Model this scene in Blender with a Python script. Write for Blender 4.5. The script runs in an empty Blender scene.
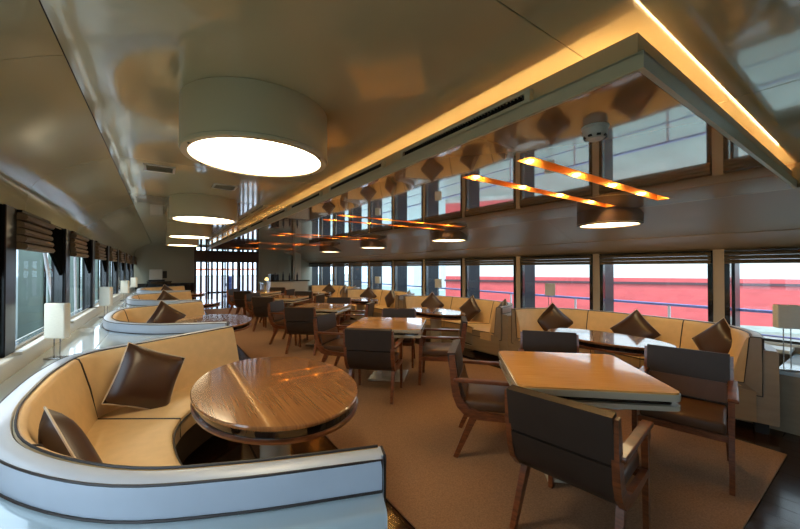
import bpy, bmesh, math, random
from mathutils import Vector, Matrix
random.seed(7)
S = bpy.context.scene
COL = S.collection
PI = math.pi

# ------------------------------------------------------------------ camera, sky, sun, exposure
cam = bpy.data.cameras.new('camera'); camo = bpy.data.objects.new('camera', cam); COL.objects.link(camo)
cam.sensor_width = 36.0; cam.lens = 344.0/800*36; cam.clip_start = .02; cam.clip_end = 500
camo.location = (0, 0, 1.5)
camo.rotation_euler = (math.radians(90.583), 0, -math.radians(34.565))
S.camera = camo
W = bpy.data.worlds.new('sky'); S.world = W; W.use_nodes = True
bg = W.node_tree.nodes['Background']
bg.inputs[0].default_value = (.62, .81, 1.0, 1); bg.inputs[1].default_value = 4.6
sun = bpy.data.lights.new('sun', 'SUN'); suno = bpy.data.objects.new('sun', sun); COL.objects.link(suno)
sun.energy = 3.0; sun.angle = math.radians(1.0); sun.color = (1, .95, .86)
suno.rotation_euler = Vector((.42, .14, -.90)).to_track_quat('-Z', 'Y').to_euler()
S.view_settings.view_transform = 'Standard'; S.view_settings.look = 'None'
S.view_settings.gamma = 1; S.view_settings.use_curve_mapping = False
S.view_settings.exposure = 0.0
S.cycles.use_denoising = True
S.cycles.max_bounces = 10; S.cycles.transparent_max_bounces = 24
S.cycles.sample_clamp_indirect = 6

DRUM_E = 16.0      # lamp strengths
LED_E = 45.0
SPOT_E = 520.0

# ------------------------------------------------------------------ materials
def lin(c):
    return tuple(((v/12.92) if v <= .04045 else ((v+.055)/1.055)**2.4) for v in c)
def pm(name, rgb, rough=.5, metal=0., spec=.5, coat=0., vary=0., scale=8., stretch=(1, 1, 1), bump=0., rgb2=None, coatr=.05):
    m = bpy.data.materials.new(name); m.use_nodes = True
    nt = m.node_tree; b = nt.nodes['Principled BSDF']
    c = lin(rgb)
    b.inputs['Base Color'].default_value = (*c, 1)
    b.inputs['Roughness'].default_value = rough; b.inputs['Metallic'].default_value = metal
    b.inputs['Specular IOR Level'].default_value = spec
    b.inputs['Coat Weight'].default_value = coat; b.inputs['Coat Roughness'].default_value = coatr
    if vary or bump or rgb2:
        tc = nt.nodes.new('ShaderNodeTexCoord'); mp = nt.nodes.new('ShaderNodeMapping')
        mp.inputs['Scale'].default_value = stretch
        nt.links.new(tc.outputs['Object'], mp.inputs['Vector'])
        n = nt.nodes.new('ShaderNodeTexNoise'); n.inputs['Scale'].default_value = scale
        n.inputs['Detail'].default_value = 1.5 if stretch != (1, 1, 1) else 5
        nt.links.new(mp.outputs['Vector'], n.inputs['Vector'])
        r = nt.nodes.new('ShaderNodeValToRGB')
        r.color_ramp.elements[0].position = .32; r.color_ramp.elements[1].position = .68
        c2 = lin(rgb2) if rgb2 else c
        r.color_ramp.elements[0].color = (*[v*(1-vary) for v in c], 1)
        r.color_ramp.elements[1].color = (*[min(1, v*(1+vary)) for v in c2], 1)
        nt.links.new(n.outputs['Fac'], r.inputs['Fac'])
        nt.links.new(r.outputs['Color'], b.inputs['Base Color'])
        if bump:
            bp = nt.nodes.new('ShaderNodeBump'); bp.inputs['Strength'].default_value = bump
            bp.inputs['Distance'].default_value = .01
            nt.links.new(n.outputs['Fac'], bp.inputs['Height']); nt.links.new(bp.outputs['Normal'], b.inputs['Normal'])
    return m
def em(name, rgb, s, back=None):
    m = bpy.data.materials.new(name); m.use_nodes = True
    nt = m.node_tree; nt.nodes.clear()
    e = nt.nodes.new('ShaderNodeEmission'); o = nt.nodes.new('ShaderNodeOutputMaterial')
    e.inputs[0].default_value = (*lin(rgb), 1); e.inputs[1].default_value = s
    nt.links.new(e.outputs[0], o.inputs[0])
    return m
def glassm(name, tint=(1, 1, 1), ior=1.45):
    m = bpy.data.materials.new(name); m.use_nodes = True
    nt = m.node_tree; nt.nodes.clear()
    t = nt.nodes.new('ShaderNodeBsdfTransparent'); g = nt.nodes.new('ShaderNodeBsdfGlossy')
    t.inputs[0].default_value = (*tint, 1); g.inputs['Roughness'].default_value = .01
    f = nt.nodes.new('ShaderNodeFresnel'); f.inputs[0].default_value = ior
    x = nt.nodes.new('ShaderNodeMixShader'); o = nt.nodes.new('ShaderNodeOutputMaterial')
    ge = nt.nodes.new('ShaderNodeNewGeometry'); sb = nt.nodes.new('ShaderNodeMath'); sb.operation = 'SUBTRACT'; sb.use_clamp = True
    nt.links.new(f.outputs[0], sb.inputs[0]); nt.links.new(ge.outputs['Backfacing'], sb.inputs[1])   # inner side of the pane adds no second reflection
    nt.links.new(sb.outputs[0], x.inputs[0]); nt.links.new(t.outputs[0], x.inputs[1]); nt.links.new(g.outputs[0], x.inputs[2])
    nt.links.new(x.outputs[0], o.inputs[0])
    return m
M = dict(
    ceil=pm('lacquer_ceiling', (.74, .70, .56), .10, spec=.6, coat=.6, coatr=.03),
    tray=pm('brown_lacquer', (.62, .48, .34), .06, spec=.8, coat=1., coatr=.01),
    soffit=pm('satin_soffit', (.68, .67, .53), .15, spec=.6, coat=.4, coatr=.1),
    soffit_r=pm('beige_soffit', (.60, .49, .36), .4, coat=.1, coatr=.2),
    fascia=pm('olive_fascia', (.76, .72, .60), .3),
    upstand=pm('upstand_paint', (.80, .68, .50), .5),
    cream=pm('cream_leather', (.86, .72, .52), .45, vary=.04, scale=14, bump=.03),
    white=pm('white_leather', (.74, .77, .82), .35, vary=.02, scale=10, bump=.02),
    greige=pm('greige_leather', (.60, .54, .47), .4, vary=.04, scale=12, spec=.35),
    shell=pm('white_lacquer', (.74, .79, .81), .12, coat=.6),
    beige=pm('beige_panel', (.62, .55, .46), .35, vary=.05, scale=5, stretch=(1, 1, 6)),
    pipe=pm('dark_piping', (.17, .12, .10), .5),
    darkleather=pm('dark_seat_leather', (.24, .18, .12), .4, vary=.08, scale=12),
    cushion=pm('brown_satin', (.225, .13, .075), .36, vary=.10, scale=6, spec=.6),
    paletrim=pm('pale_cord', (.80, .72, .62), .6),
    topwood=pm('walnut_veneer', (.50, .34, .21), .15, coat=.8, vary=.035, scale=2.2, stretch=(40, .5, 1), rgb2=(.57, .40, .25), coatr=.03),
    goldwood=pm('golden_veneer', (.92, .68, .36), .13, coat=.65, vary=.03, scale=4, stretch=(26, 1.1, 1), rgb2=(.95, .74, .45), coatr=.03),
    darkband=pm('dark_gloss_band', (.12, .10, .10), .08, coat=1.),
    ivory=pm('ivory_lacquer', (.78, .74, .66), .2, coat=.4),
    chairback=pm('charcoal_leather', (.215, .175, .15), .45, spec=.3, vary=.05, scale=14, bump=.03),
    chairin=pm('brown_leather', (.36, .25, .17), .42, spec=.3, vary=.06, scale=14, bump=.03),
    chairwood=pm('chair_walnut', (.40, .22, .12), .32, vary=.14, scale=5, stretch=(3, 3, 14), rgb2=(.48, .27, .15), coat=.3),
    carpet=pm('tan_carpet', (.55, .43, .34), .95, spec=.1, vary=.06, scale=110, rgb2=(.61, .48, .38), bump=.25),
    floorw=pm('dark_floor_wood', (.16, .10, .07), .15, spec=.4, vary=.16, scale=4, stretch=(16, 1.2, 1)),
    slat=pm('dark_slat_wood', (.20, .11, .09), .35, vary=.12, scale=4, stretch=(10, 10, 1)),
    black=pm('black_frame', (.06, .055, .06), .14, coat=.5),
    pillarblack=pm('pillar_black', (.05, .045, .05), .28, spec=.25),
    matte=pm('matte_black', (.04, .045, .04), .9, spec=0.),
    navy=pm('navy_steel', (.035, .06, .10), .3, spec=.3),
    blind=pm('brown_blind', (.40, .33, .24), .7, vary=.08, scale=30),
    blindr=pm('olive_blind', (.33, .27, .18), .7, vary=.08, scale=30),
    pier=pm('pier_paint', (.66, .58, .48), .4),
    wall=pm('cabin_wall', (.66, .64, .56), .25, coat=.2),
    wallw=pm('white_wall', (.80, .80, .77), .35),
    chrome=pm('brushed_steel', (.72, .72, .72), .25, metal=1.),
    shade=pm('linen_shade', (.88, .86, .80), .8, vary=.03, scale=40, stretch=(1, 1, 5)),
    plastic=pm('white_plastic', (.82, .80, .76), .4),
    dark=pm('dark_slot', (.05, .045, .04), .6),
    brass=pm('brass_trough', (.86, .62, .34), .28, metal=.85),
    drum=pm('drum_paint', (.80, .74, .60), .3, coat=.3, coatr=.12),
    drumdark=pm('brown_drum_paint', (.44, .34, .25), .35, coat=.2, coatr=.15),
    diff=em('drum_diffuser', (1., .91, .74), DRUM_E),
    diff2=em('drum_diffuser_warm', (1., .89, .68), DRUM_E*.55),
    led=em('led_strip', (1., .81, .55), LED_E),
    spot=em('downlight_lens', (1., .78, .44), SPOT_E),
    bulb=em('bar_lamp_bulb', (1., .85, .5), 3),
    red=pm('red_hull', (.76, .31, .31), .5, vary=.10, scale=1.2, stretch=(1, 1, 3)),
    hullw=pm('white_hull', (.80, .79, .77), .5, vary=.04, scale=1.5),
    concrete=pm('weathered_grey', (.66, .67, .64), .8, vary=.14, scale=1.6, stretch=(1, 1, 3)),
    strake=pm('strake_dark', (.30, .18, .20), .5),
    railblue=pm('rail_blue', (.50, .52, .75), .4),
    deck=pm('outer_deck', (.66, .66, .68), .7),
    quay=pm('green_quay', (.27, .33, .275), .7, vary=.15, scale=.8, stretch=(1, 1, 2)),
    water=pm('harbour_water', (.47, .53, .50), .4, spec=.25, bump=.3, scale=.9, vary=.12),
    haze=pm('pale_buildings', (.78, .84, .88), .8),
    orange=pm('orange_rail', (.90, .42, .16), .5),
    rope=pm('white_rope', (.92, .90, .92), .7),
    fitting=pm('blue_fitting', (.16, .20, .36), .4),
    glass=glassm('window_glass', (.97, .98, .98)),
    glassdark=glassm('coated_glass', (.96, .97, .96), 1.03),
)

# ------------------------------------------------------------------ helpers
def obj(name, bm, mat, parent=None, smooth=False, kind=None, label=None):
    bmesh.ops.recalc_face_normals(bm, faces=bm.faces)
    me = bpy.data.meshes.new(name); bm.to_mesh(me); bm.free()
    if isinstance(mat, (list, tuple)):
        for x in mat: me.materials.append(M[x])
    else: me.materials.append(M[mat])
    if smooth:
        for p in me.polygons: p.use_smooth = True
        try: me.set_sharp_from_angle(angle=math.radians(38))
        except Exception: pass
    o = bpy.data.objects.new(name, me); COL.objects.link(o)
    if parent: o.parent = parent
    if kind: o['kind'] = kind
    if label: o['label'] = label
    return o
def tag(o, label, cat, group=None):
    o['label'] = label; o['category'] = cat
    if group: o['group'] = group
    return o
def thing(name, label, cat, loc=(0, 0, 0), rz=0, group=None):
    o = bpy.data.objects.new(name, None); COL.objects.link(o); o.empty_display_size = .1
    o.location = loc; o.rotation_euler = (0, 0, rz)
    return tag(o, label, cat, group)
def structure(name):
    o = bpy.data.objects.new(name, None); COL.objects.link(o); o['kind'] = 'structure'; return o
def dup(root, loc, rz=None, label=None, group=None):
    r = root.copy(); COL.objects.link(r); r.location = loc
    if rz is not None: r.rotation_euler = (0, 0, rz)
    if label: r['label'] = label
    if group: r['group'] = group
    for ch in list(root.children):
        c = ch.copy(); COL.objects.link(c); c.parent = r
        for g in list(ch.children):
            d = g.copy(); COL.objects.link(d); d.parent = c
    return r
def B(): return bmesh.new()
def box(bm, x0, x1, y0, y1, z0, z1, r=0, seg=2):
    vs = [bm.verts.new(p) for p in ((x0, y0, z0), (x1, y0, z0), (x1, y1, z0), (x0, y1, z0), (x0, y0, z1), (x1, y0, z1), (x1, y1, z1), (x0, y1, z1))]
    fs = [bm.faces.new([vs[i] for i in f]) for f in ((3, 2, 1, 0), (4, 5, 6, 7), (0, 1, 5, 4), (1, 2, 6, 5), (2, 3, 7, 6), (3, 0, 4, 7))]
    if r:
        es = list({e for f in fs for e in f.edges})
        bmesh.ops.bevel(bm, geom=es, offset=r, segments=seg, profile=.5, affect='EDGES')
    return bm
def prism(bm, pts, z0, z1, inset_top=0):
    n = len(pts)
    a = [bm.verts.new((p[0], p[1], z0)) for p in pts]; b = [bm.verts.new((p[0], p[1], z1)) for p in pts]
    bm.faces.new(a[::-1]); bm.faces.new(b)
    for i in range(n): bm.faces.new((a[i], a[(i+1) % n], b[(i+1) % n], b[i]))
    return bm
def beam(bm, p0, p1, s0, s1, up=Vector((0, 1, 0))):
    p0 = Vector(p0); p1 = Vector(p1); d = (p1-p0).normalized()
    u = up.cross(d).normalized(); v = d.cross(u).normalized()
    ring = []
    for p, s in ((p0, s0), (p1, s1)):
        ring.append([bm.verts.new(p+u*s[0]*a/2+v*s[1]*b/2) for a, b in ((-1, -1), (1, -1), (1, 1), (-1, 1))])
    a, b = ring
    bm.faces.new(a[::-1]); bm.faces.new(b)
    for i in range(4): bm.faces.new((a[i], a[(i+1) % 4], b[(i+1) % 4], b[i]))
    return bm
def tube(bm, pts, r, n=6, caps=True):
    pts = [Vector(p) for p in pts]; rings = []
    for i, p in enumerate(pts):
        d = (pts[min(i+1, len(pts)-1)]-pts[max(i-1, 0)]).normalized()
        u = d.cross(Vector((0, 0, 1)))
        if u.length < 1e-3: u = d.cross(Vector((0, 1, 0)))
        u.normalize(); v = d.cross(u)
        rings.append([bm.verts.new(p+(u*math.cos(2*PI*k/n)+v*math.sin(2*PI*k/n))*r) for k in range(n)])
    for a, b in zip(rings, rings[1:]):
        for k in range(n): bm.faces.new((a[k], a[(k+1) % n], b[(k+1) % n], b[k]))
    if caps: bm.faces.new(rings[0][::-1]); bm.faces.new(rings[-1])
    return bm
def lathe(bm, prof, n=40, c=(0, 0)):
    rings = []
    for r, z in prof:
        if r < 1e-6: rings.append([bm.verts.new((c[0], c[1], z))])
        else: rings.append([bm.verts.new((c[0]+r*math.cos(2*PI*k/n), c[1]+r*math.sin(2*PI*k/n), z)) for k in range(n)])
    for a, b in zip(rings, rings[1:]):
        for k in range(n):
            k2 = (k+1) % n
            if len(a) == 1 and len(b) == 1: continue
            if len(a) == 1: bm.faces.new((a[0], b[k2], b[k]))
            elif len(b) == 1: bm.faces.new((a[k], a[k2], b[0]))
            else: bm.faces.new((a[k], a[k2], b[k2], b[k]))
    return bm
def ribbon(bm, pts, hw, y0, y1):
    """strip in the x-z plane along pts with half width hw, extruded in y"""
    P = [Vector((p[0], 0, p[1])) for p in pts]; L, R = [], []
    for i, p in enumerate(P):
        d = (P[min(i+1, len(P)-1)]-P[max(i-1, 0)]).normalized(); nrm = Vector((-d.z, 0, d.x))
        w = hw[i] if isinstance(hw, (list, tuple)) else hw
        L.append(p+nrm*w); R.append(p-nrm*w)
    poly = L+R[::-1]; m = len(L); n = len(poly)
    a = [bm.verts.new((p.x, y0, p.z)) for p in poly]; b = [bm.verts.new((p.x, y1, p.z)) for p in poly]
    for i in range(m-1):
        j, k = n-1-i, n-2-i
        bm.faces.new((a[i], a[i+1], a[k], a[j])); bm.faces.new((b[i], b[j], b[k], b[i+1]))
    for i in range(n): bm.faces.new((a[i], b[i], b[(i+1) % n], a[(i+1) % n]))
    return bm
def spline(P, n):
    """Catmull-Rom through P, n samples evenly spaced by length"""
    P = [Vector((p[0], p[1], 0)) for p in P]
    Q = [P[0]*2-P[1]]+P+[P[-1]*2-P[-2]]; out = []
    for i in range(1, len(Q)-2):
        for k in range(30):
            t = k/30; a, b, c, d = Q[i-1:i+3]
            out.append(.5*((2*b)+(c-a)*t+(2*a-5*b+4*c-d)*t*t+(3*b-a-3*c+d)*t**3))
    out.append(P[-1])
    ln = [0]
    for a, b in zip(out, out[1:]): ln.append(ln[-1]+(b-a).length)
    res = []; j = 0
    for k in range(n):
        s = ln[-1]*k/(n-1)
        while j < len(ln)-2 and ln[j+1] < s: j += 1
        f = (s-ln[j])/max(1e-9, ln[j+1]-ln[j])
        res.append(out[j].lerp(out[j+1], min(1, f)))
    return res
def normals(path, side):
    N = []
    for i in range(len(path)):
        d = (path[min(i+1, len(path)-1)]-path[max(i-1, 0)]).normalized()
        N.append(Vector((d.y, -d.x, 0))*side)
    return N
def sweep(bm, path, N, prof, closed=True):
    rings = [[bm.verts.new((p.x+n.x*o, p.y+n.y*o, z)) for o, z in prof] for p, n in zip(path, N)]
    m = len(prof)
    for a, b in zip(rings, rings[1:]):
        for k in range(m if closed else m-1):
            bm.faces.new((a[k], a[(k+1) % m], b[(k+1) % m], b[k]))
    if closed: bm.faces.new(rings[0][::-1]); bm.faces.new(rings[-1])
    return bm
def rot(bm, mat): bmesh.ops.transform(bm, matrix=mat, verts=bm.verts); return bm

# ------------------------------------------------------------------ the setting
Y0, Y1 = -3.0, 16.5          # ends of the saloon
XL, XR = -.85, 5.75          # window planes
ZC, ZT = 2.42, 2.20          # ceiling, dropped tray

fl = obj('floor', box(B(), XL-.1, XR+.1, Y0, Y1+.3, -.12, -.02), 'floorw', kind='structure')
bmp = B(); box(bmp, -.0675, .0675, -.9, .9, -.02, 0)
first = None; k = 0
for (xa, xb, ya, yb) in ((.62, 1.26, -.3, 3.6), (3.86, 4.76, -.6, 3.6), (1.26, 3.86, -.6, .7)):
    x = xa+.07
    while x < xb:
        y = ya+((k*7) % 5)*.30-.6; k += 1
        while y < yb:
            if first is None:
                first = obj('plank', bmp, 'floorw', fl); first.location = (x, y+.9, 0)
            else:
                c = first.copy(); COL.objects.link(c); c.parent = fl; c.location = (x, y+.9, random.uniform(-.0012, 0))
            y += 1.804
        x += .1385
# boards beyond the near ones, one mesh
bm = B(); x = .55
while x < 5.6:
    for ya in range(0, 8):
        y = 2.6+ya*1.8
        if not ((.55 <= x <= 1.4 or 3.8 < x < 4.9) and y < 4.4) and not (y < 2.7): box(bm, x, x+.135, y, y+1.796, -.02, -.001)
    x += .1385
o = obj('far_floorboards', bm, 'floorw', fl, kind='stuff')
cp = obj('carpet', box(B(), 1.2, 4.12, .52, 14.2, .001, .012, .004, 1), 'carpet')
tag(cp, 'tan carpet under the square tables on the dark wood floor', 'carpet')

# --- ceiling: flat lacquered panels, curved left soffit, right soffit, dropped tray
ce = structure('ceiling')
obj('ceiling_slab', box(B(), -.5, XR+.1, Y0, Y1, ZC+.02, ZC+.1), 'dark', ce)
ys = [Y0, -.6, .778]+[.778+2.85*i for i in range(1, 6)]+[Y1]
for a, b in zip(ys, ys[1:]):
    for xa, xb in ((-.356, 2.55), (2.55, 4.60)):
        obj('ceiling_panel', box(B(), xa+.002, xb-.002, a+.002, b-.002, ZC, ZC+.022, .0015, 1), 'ceil', ce)
sofl = structure('trim_4'); sofr = structure('trim_5'); tray = structure('trim_6')
prof = [(-.358, 2.42), (-.44, 2.385), (-.54, 2.335), (-.65, 2.275), (-.74, 2.215), (-.80, 2.155), (-.835, 2.085), (-.85, 2.0), (-.853, 1.91)]
y = Y0
while y < Y1-.1:
    bm = B(); n = min(y+1.68, Y1); y_a, y_b = y+.002, n-.002
    A = [bm.verts.new((p[0], y_a, p[1])) for p in prof]; C = [bm.verts.new((p[0], y_b, p[1])) for p in prof]
    A2 = [bm.verts.new((p[0]-.03, y_a, p[1]+.03)) for p in prof]; C2 = [bm.verts.new((p[0]-.03, y_b, p[1]+.03)) for p in prof]
    for i in range(len(prof)-1):
        bm.faces.new((A[i], A[i+1], C[i+1], C[i])); bm.faces.new((A2[i], C2[i], C2[i+1], A2[i+1]))
        bm.faces.new((A[i], A2[i], A2[i+1], A[i+1])); bm.faces.new((C[i], C[i+1], C2[i+1], C2[i]))
    bm.faces.new((A[0], C[0], C2[0], A2[0])); bm.faces.new((A[-1], A2[-1], C2[-1], C[-1]))
    obj('soffit_panel', bm, 'soffit', sofl, smooth=True); y = n
# right soffit, two boards with a step line
for p0, p1, t in (((4.55, 2.205), (5.40, 1.905), .02), ((5.40, 1.897), (5.77, 1.72), .02)):
    y = Y0
    while y < Y1-.1:
        n = min(y+2.96, Y1); bm = B()
        q = [(p0[0], p0[1]), (p1[0], p1[1]), (p1[0], p1[1]+.03), (p0[0], p0[1]+.03)]
        a = [bm.verts.new((u, y+.001, v)) for u, v in q]; b = [bm.verts.new((u, n-.001, v)) for u, v in q]
        bm.faces.new(a); bm.faces.new(b[::-1])
        for i in range(4): bm.faces.new((a[i], b[i], b[(i+1) % 4], a[(i+1) % 4]))
        obj('side_soffit', bm, 'soffit_r', sofr); y = n
obj('soffit_riser', box(B(), 4.555, 4.585, Y0, Y1, 2.2, 2.425), 'upstand', sofr)
# dropped tray: fascia ring > lacquer panels
TX0, TX1, TY0, TY1 = 1.375, 4.553, .50, 15.2
bm = B()
box(bm, TX0, TX0+.02, TY0, TY1, ZT, ZT+.058); box(bm, TX0+.02, TX1, TY0, TY0+.02, ZT, ZT+.058)
box(bm, TX0, TX0+.06, TY0, TY1, ZT+.054, ZT+.062); box(bm, TX0+.02, TX1, TY0, TY0+.06, ZT+.054, ZT+.062)
fas = tray; obj('tray_fascia', bm, 'fascia', tray)
bm = B(); box(bm, TX0+.028, TX0+.04, TY0+.028, TY1, ZT+.058, 2.35); box(bm, TX0+.04, TX1, TY0+.028, TY0+.04, ZT+.058, 2.35)
obj('tray_upstand', bm, 'upstand', fas)
slotYs = []
for i in range(5):
    for yy in (1.36, 1.86): slotYs.append(yy+2.85*i)
SW = .058
def tray_panel(ya, yb):
    ss = [s for s in slotYs if ya < s < yb]
    X = [TX0+.02, 1.90, 4.20, TX1]; Y = [ya]
    for s in ss: Y += [s-SW, s+SW]
    Y.append(yb); bm = B()
    V = [[bm.verts.new((x, y, ZT)) for y in Y] for x in X]; fs = []
    for i in range(3):
        for j in range(len(Y)-1):
            if i == 1 and j % 2 == 1: continue
            fs.append(bm.faces.new((V[i][j], V[i][j+1], V[i+1][j+1], V[i+1][j])))
    r = bmesh.ops.extrude_face_region(bm, geom=fs)
    bmesh.ops.translate(bm, vec=(0, 0, .02), verts=[v for v in r['geom'] if isinstance(v, bmesh.types.BMVert)])
    return bm
ty = [TY0+.02, 1.278]+[1.278+1.425*i for i in range(1, 10)]+[TY1]
for a, b in zip(ty, ty[1:]):
    obj('tray_panel', tray_panel(a+.0015, b-.0015), 'tray', fas)
# hidden-side LED strips lying on the tray behind the upstand
t = thing('led_strip', 'warm glowing light strip in the cove along the near edge of the ceiling tray', 'light strip', (0, 0, 0), 0)
obj('channel', box(B(), TX0+.10, 4.52, TY0+.085, TY0+.115, ZT+.022, ZT+.032), 'plastic', t)
obj('diode_line', box(B(), TX0+.11, 4.51, TY0+.093, TY0+.107, ZT+.033, ZT+.041), 'led', t)
t = thing('led_strip', 'warm glowing light strip hidden along the long inner side of the ceiling tray', 'light strip')
obj('channel', box(B(), TX0+.085, TX0+.115, TY0+.14, TY1-.1, ZT+.022, ZT+.032), 'plastic', t)
obj('diode_line', box(B(), TX0+.093, TX0+.107, TY0+.15, TY1-.1, ZT+.033, ZT+.041), 'led', t)

# --- left wall: dado, pillars, windows
LW = [3.38+1.68*i for i in range(-4, 9)]       # pillar centres
wl = obj('wall_left', box(B(), XL-.12, XL+.0, Y0, Y1, 0, .92), 'wallw', kind='structure')
for c in LW: obj('pillar', box(B(), XL-.10, XL+.012, c-.10, c+.10, .92, 1.915, .006, 1), 'pillarblack', wl)
for i, (a, b) in enumerate(zip(LW, LW[1:])):
    w = structure('window_%d' % (i+1)); y0, y1 = a+.10, b-.10
    bm = B(); box(bm, XL-.07, XL-.01, y0, y0+.025, .92, 1.915); box(bm, XL-.07, XL-.01, y1-.025, y1, .92, 1.915)
    box(bm, XL-.07, XL-.01, y0+.025, y1-.025, .92, .945); box(bm, XL-.07, XL-.01, y0+.025, y1-.025, 1.89, 1.915)
    obj('frame', bm, 'black', w)
    obj('pane', box(B(), XL-.045, XL-.038, y0+.025, y1-.025, .945, 1.89), 'glassdark', w)
    bm = B(); q = [(y1-.02, 1.90), (y1-.80, 1.90), (y1-.72, 1.80), (y1-.02, 1.42)]
    a_ = [bm.verts.new((XL-.034, u, v)) for u, v in q]; b_ = [bm.verts.new((XL-.014, u, v)) for u, v in q]
    bm.faces.new(a_); bm.faces.new(b_[::-1])
    for k in range(4): bm.faces.new((a_[k], b_[k], b_[(k+1) % 4], a_[(k+1) % 4]))
    obj('corner_panel', bm, 'matte', w)
    obj('window_sill', box(B(), XL-.02, XL+.05, y0-.02, y1+.02, .895, .918, .004, 1), 'wallw', w)
nL = len(LW)-1
tr = obj('trim_1', box(B(), XL, -.50, .75, Y1-.6, .70, .768, .008, 2), 'shell', kind='structure')
tr['label'] = 'white lacquered ledge below the left windows'
obj('ledge_front', box(B(), XL, -.58, .8, Y1-.7, 0, .70), 'shell', tr)

# --- right wall
RW = [1.233+1.48*i for i in range(-2, 11)]      # far edge of each window
zb, zt = .66, 1.722
wr = obj('wall_right', box(B(), XR, XR+.12, Y0, Y1, 0, zb), 'pier', kind='structure')
for f in RW: obj('pier', box(B(), XR-.002, XR+.10, f, f+.11, zb, zt+.02), 'pier', wr)
for i, f in enumerate(RW):
    w = structure('window_%d' % (nL+1+i)); y0, y1 = f-1.37, f
    bm = B(); box(bm, XR-.012, XR+.06, y0, y0+.05, zb, zt); box(bm, XR-.012, XR+.06, y1-.05, y1, zb, zt)
    box(bm, XR-.012, XR+.06, y0+.05, y1-.05, zb, zb+.03); box(bm, XR-.012, XR+.06, y0+.05, y1-.05, zt-.03, zt)
    obj('frame', bm, 'black', w)
    obj('pane', box(B(), XR+.02, XR+.027, y0+.05, y1-.05, zb+.03, zt-.03), 'glass', w)
    obj('window_sill', box(B(), XR-.06, XR, y0, y1, zb-.03, zb-.002, .004, 1), 'wallw', w)
    if f > 2:
        obj('outer_fin', box(B(), XR+.07, XR+.47, y1+.005, y1+.045, .3, 2.0), 'navy', w)
    else:
        obj('outer_fin', box(B(), XR+.50, XR+.74, y1+.005, y1+.045, .3, 2.0), 'navy', w)
tr2 = obj('trim_2', box(B(), 4.66, XR, Y0+.2, .66, .525, .56, .005, 2), 'shell', kind='structure')
tr2['label'] = 'white lacquered low ledge at the right end of the near right booth'
obj('ledge_front', box(B(), 4.675, XR, Y0+.2, .655, .07, .525), 'beige', tr2)
obj('baseboard_right', box(B(), 4.69, 4.72, Y0+.2, 16., 0, .07), 'beige', kind='structure')
tr3 = obj('trim_3', box(B(), 5.42, XR, .66, 14, .59, .63, .005, 2), 'wallw', kind='structure')
tr3['label'] = 'pale ledge running behind the right booths under the windows'

# --- ends of the room
obj('wall_near', box(B(), XL-.1, XR+.1, Y0-.1, Y0, 0, 2.5), 'wall', kind='structure')
wf = obj('wall_far', box(B(), XL-.05, 1.02, Y1-.6, Y1-.5, .92, 2.45), 'wall', kind='structure')
obj('dado', box(B(), XL-.05, 1.02, Y1-.62, Y1-.5, 0, .92), 'black', wf)
obj('corner_panel', box(B(), 3.35, XR+.1, Y1-.6, Y1-.5, 0, 2.45), 'wall', wf)
for xx in (3.9, 4.6, 5.2): obj('corner_panel', box(B(), xx-.34, xx+.34, Y1-.615, Y1-.6, .1, 2.35, .004, 1), 'wall', wf)
d = structure('door_1')
bm = B()
for xx in (1.02, 1.58, 2.2, 2.78, 3.33): box(bm, xx-.03, xx+.03, Y1-.06, Y1, .0, 2.45)
box(bm, 1.02, 3.33, Y1-.06, Y1, .42, .50); box(bm, 1.02, 3.33, Y1-.06, Y1, 2.36, 2.45)
obj('door_frame', bm, 'black', d)
for a, b in ((1.05, 1.55), (1.61, 2.17), (2.23, 2.75), (2.81, 3.30)):
    obj('pane', box(B(), a, b, Y1-.035, Y1-.028, .5, 2.36), 'glass', d)
    obj('pane', box(B(), a, b, Y1-.035, Y1-.028, .0, .42), 'glass', d)

# ------------------------------------------------------------------ slatted screen at the far end
t = thing('slatted_screen', 'dark wood screen of upright slats at the far end of the saloon', 'screen', (0, 15, 0))
obj('header_beam', box(B(), .96, 3.24, -.06, .06, 1.72, 2.17, .006, 1), 'slat', t)
for i in range(13):
    x = 1.0+i*.1833
    obj('slat', box(B(), x-.035, x+.035, -.045, .045, 0, 2.42, .004, 1), 'slat', t)

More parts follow.
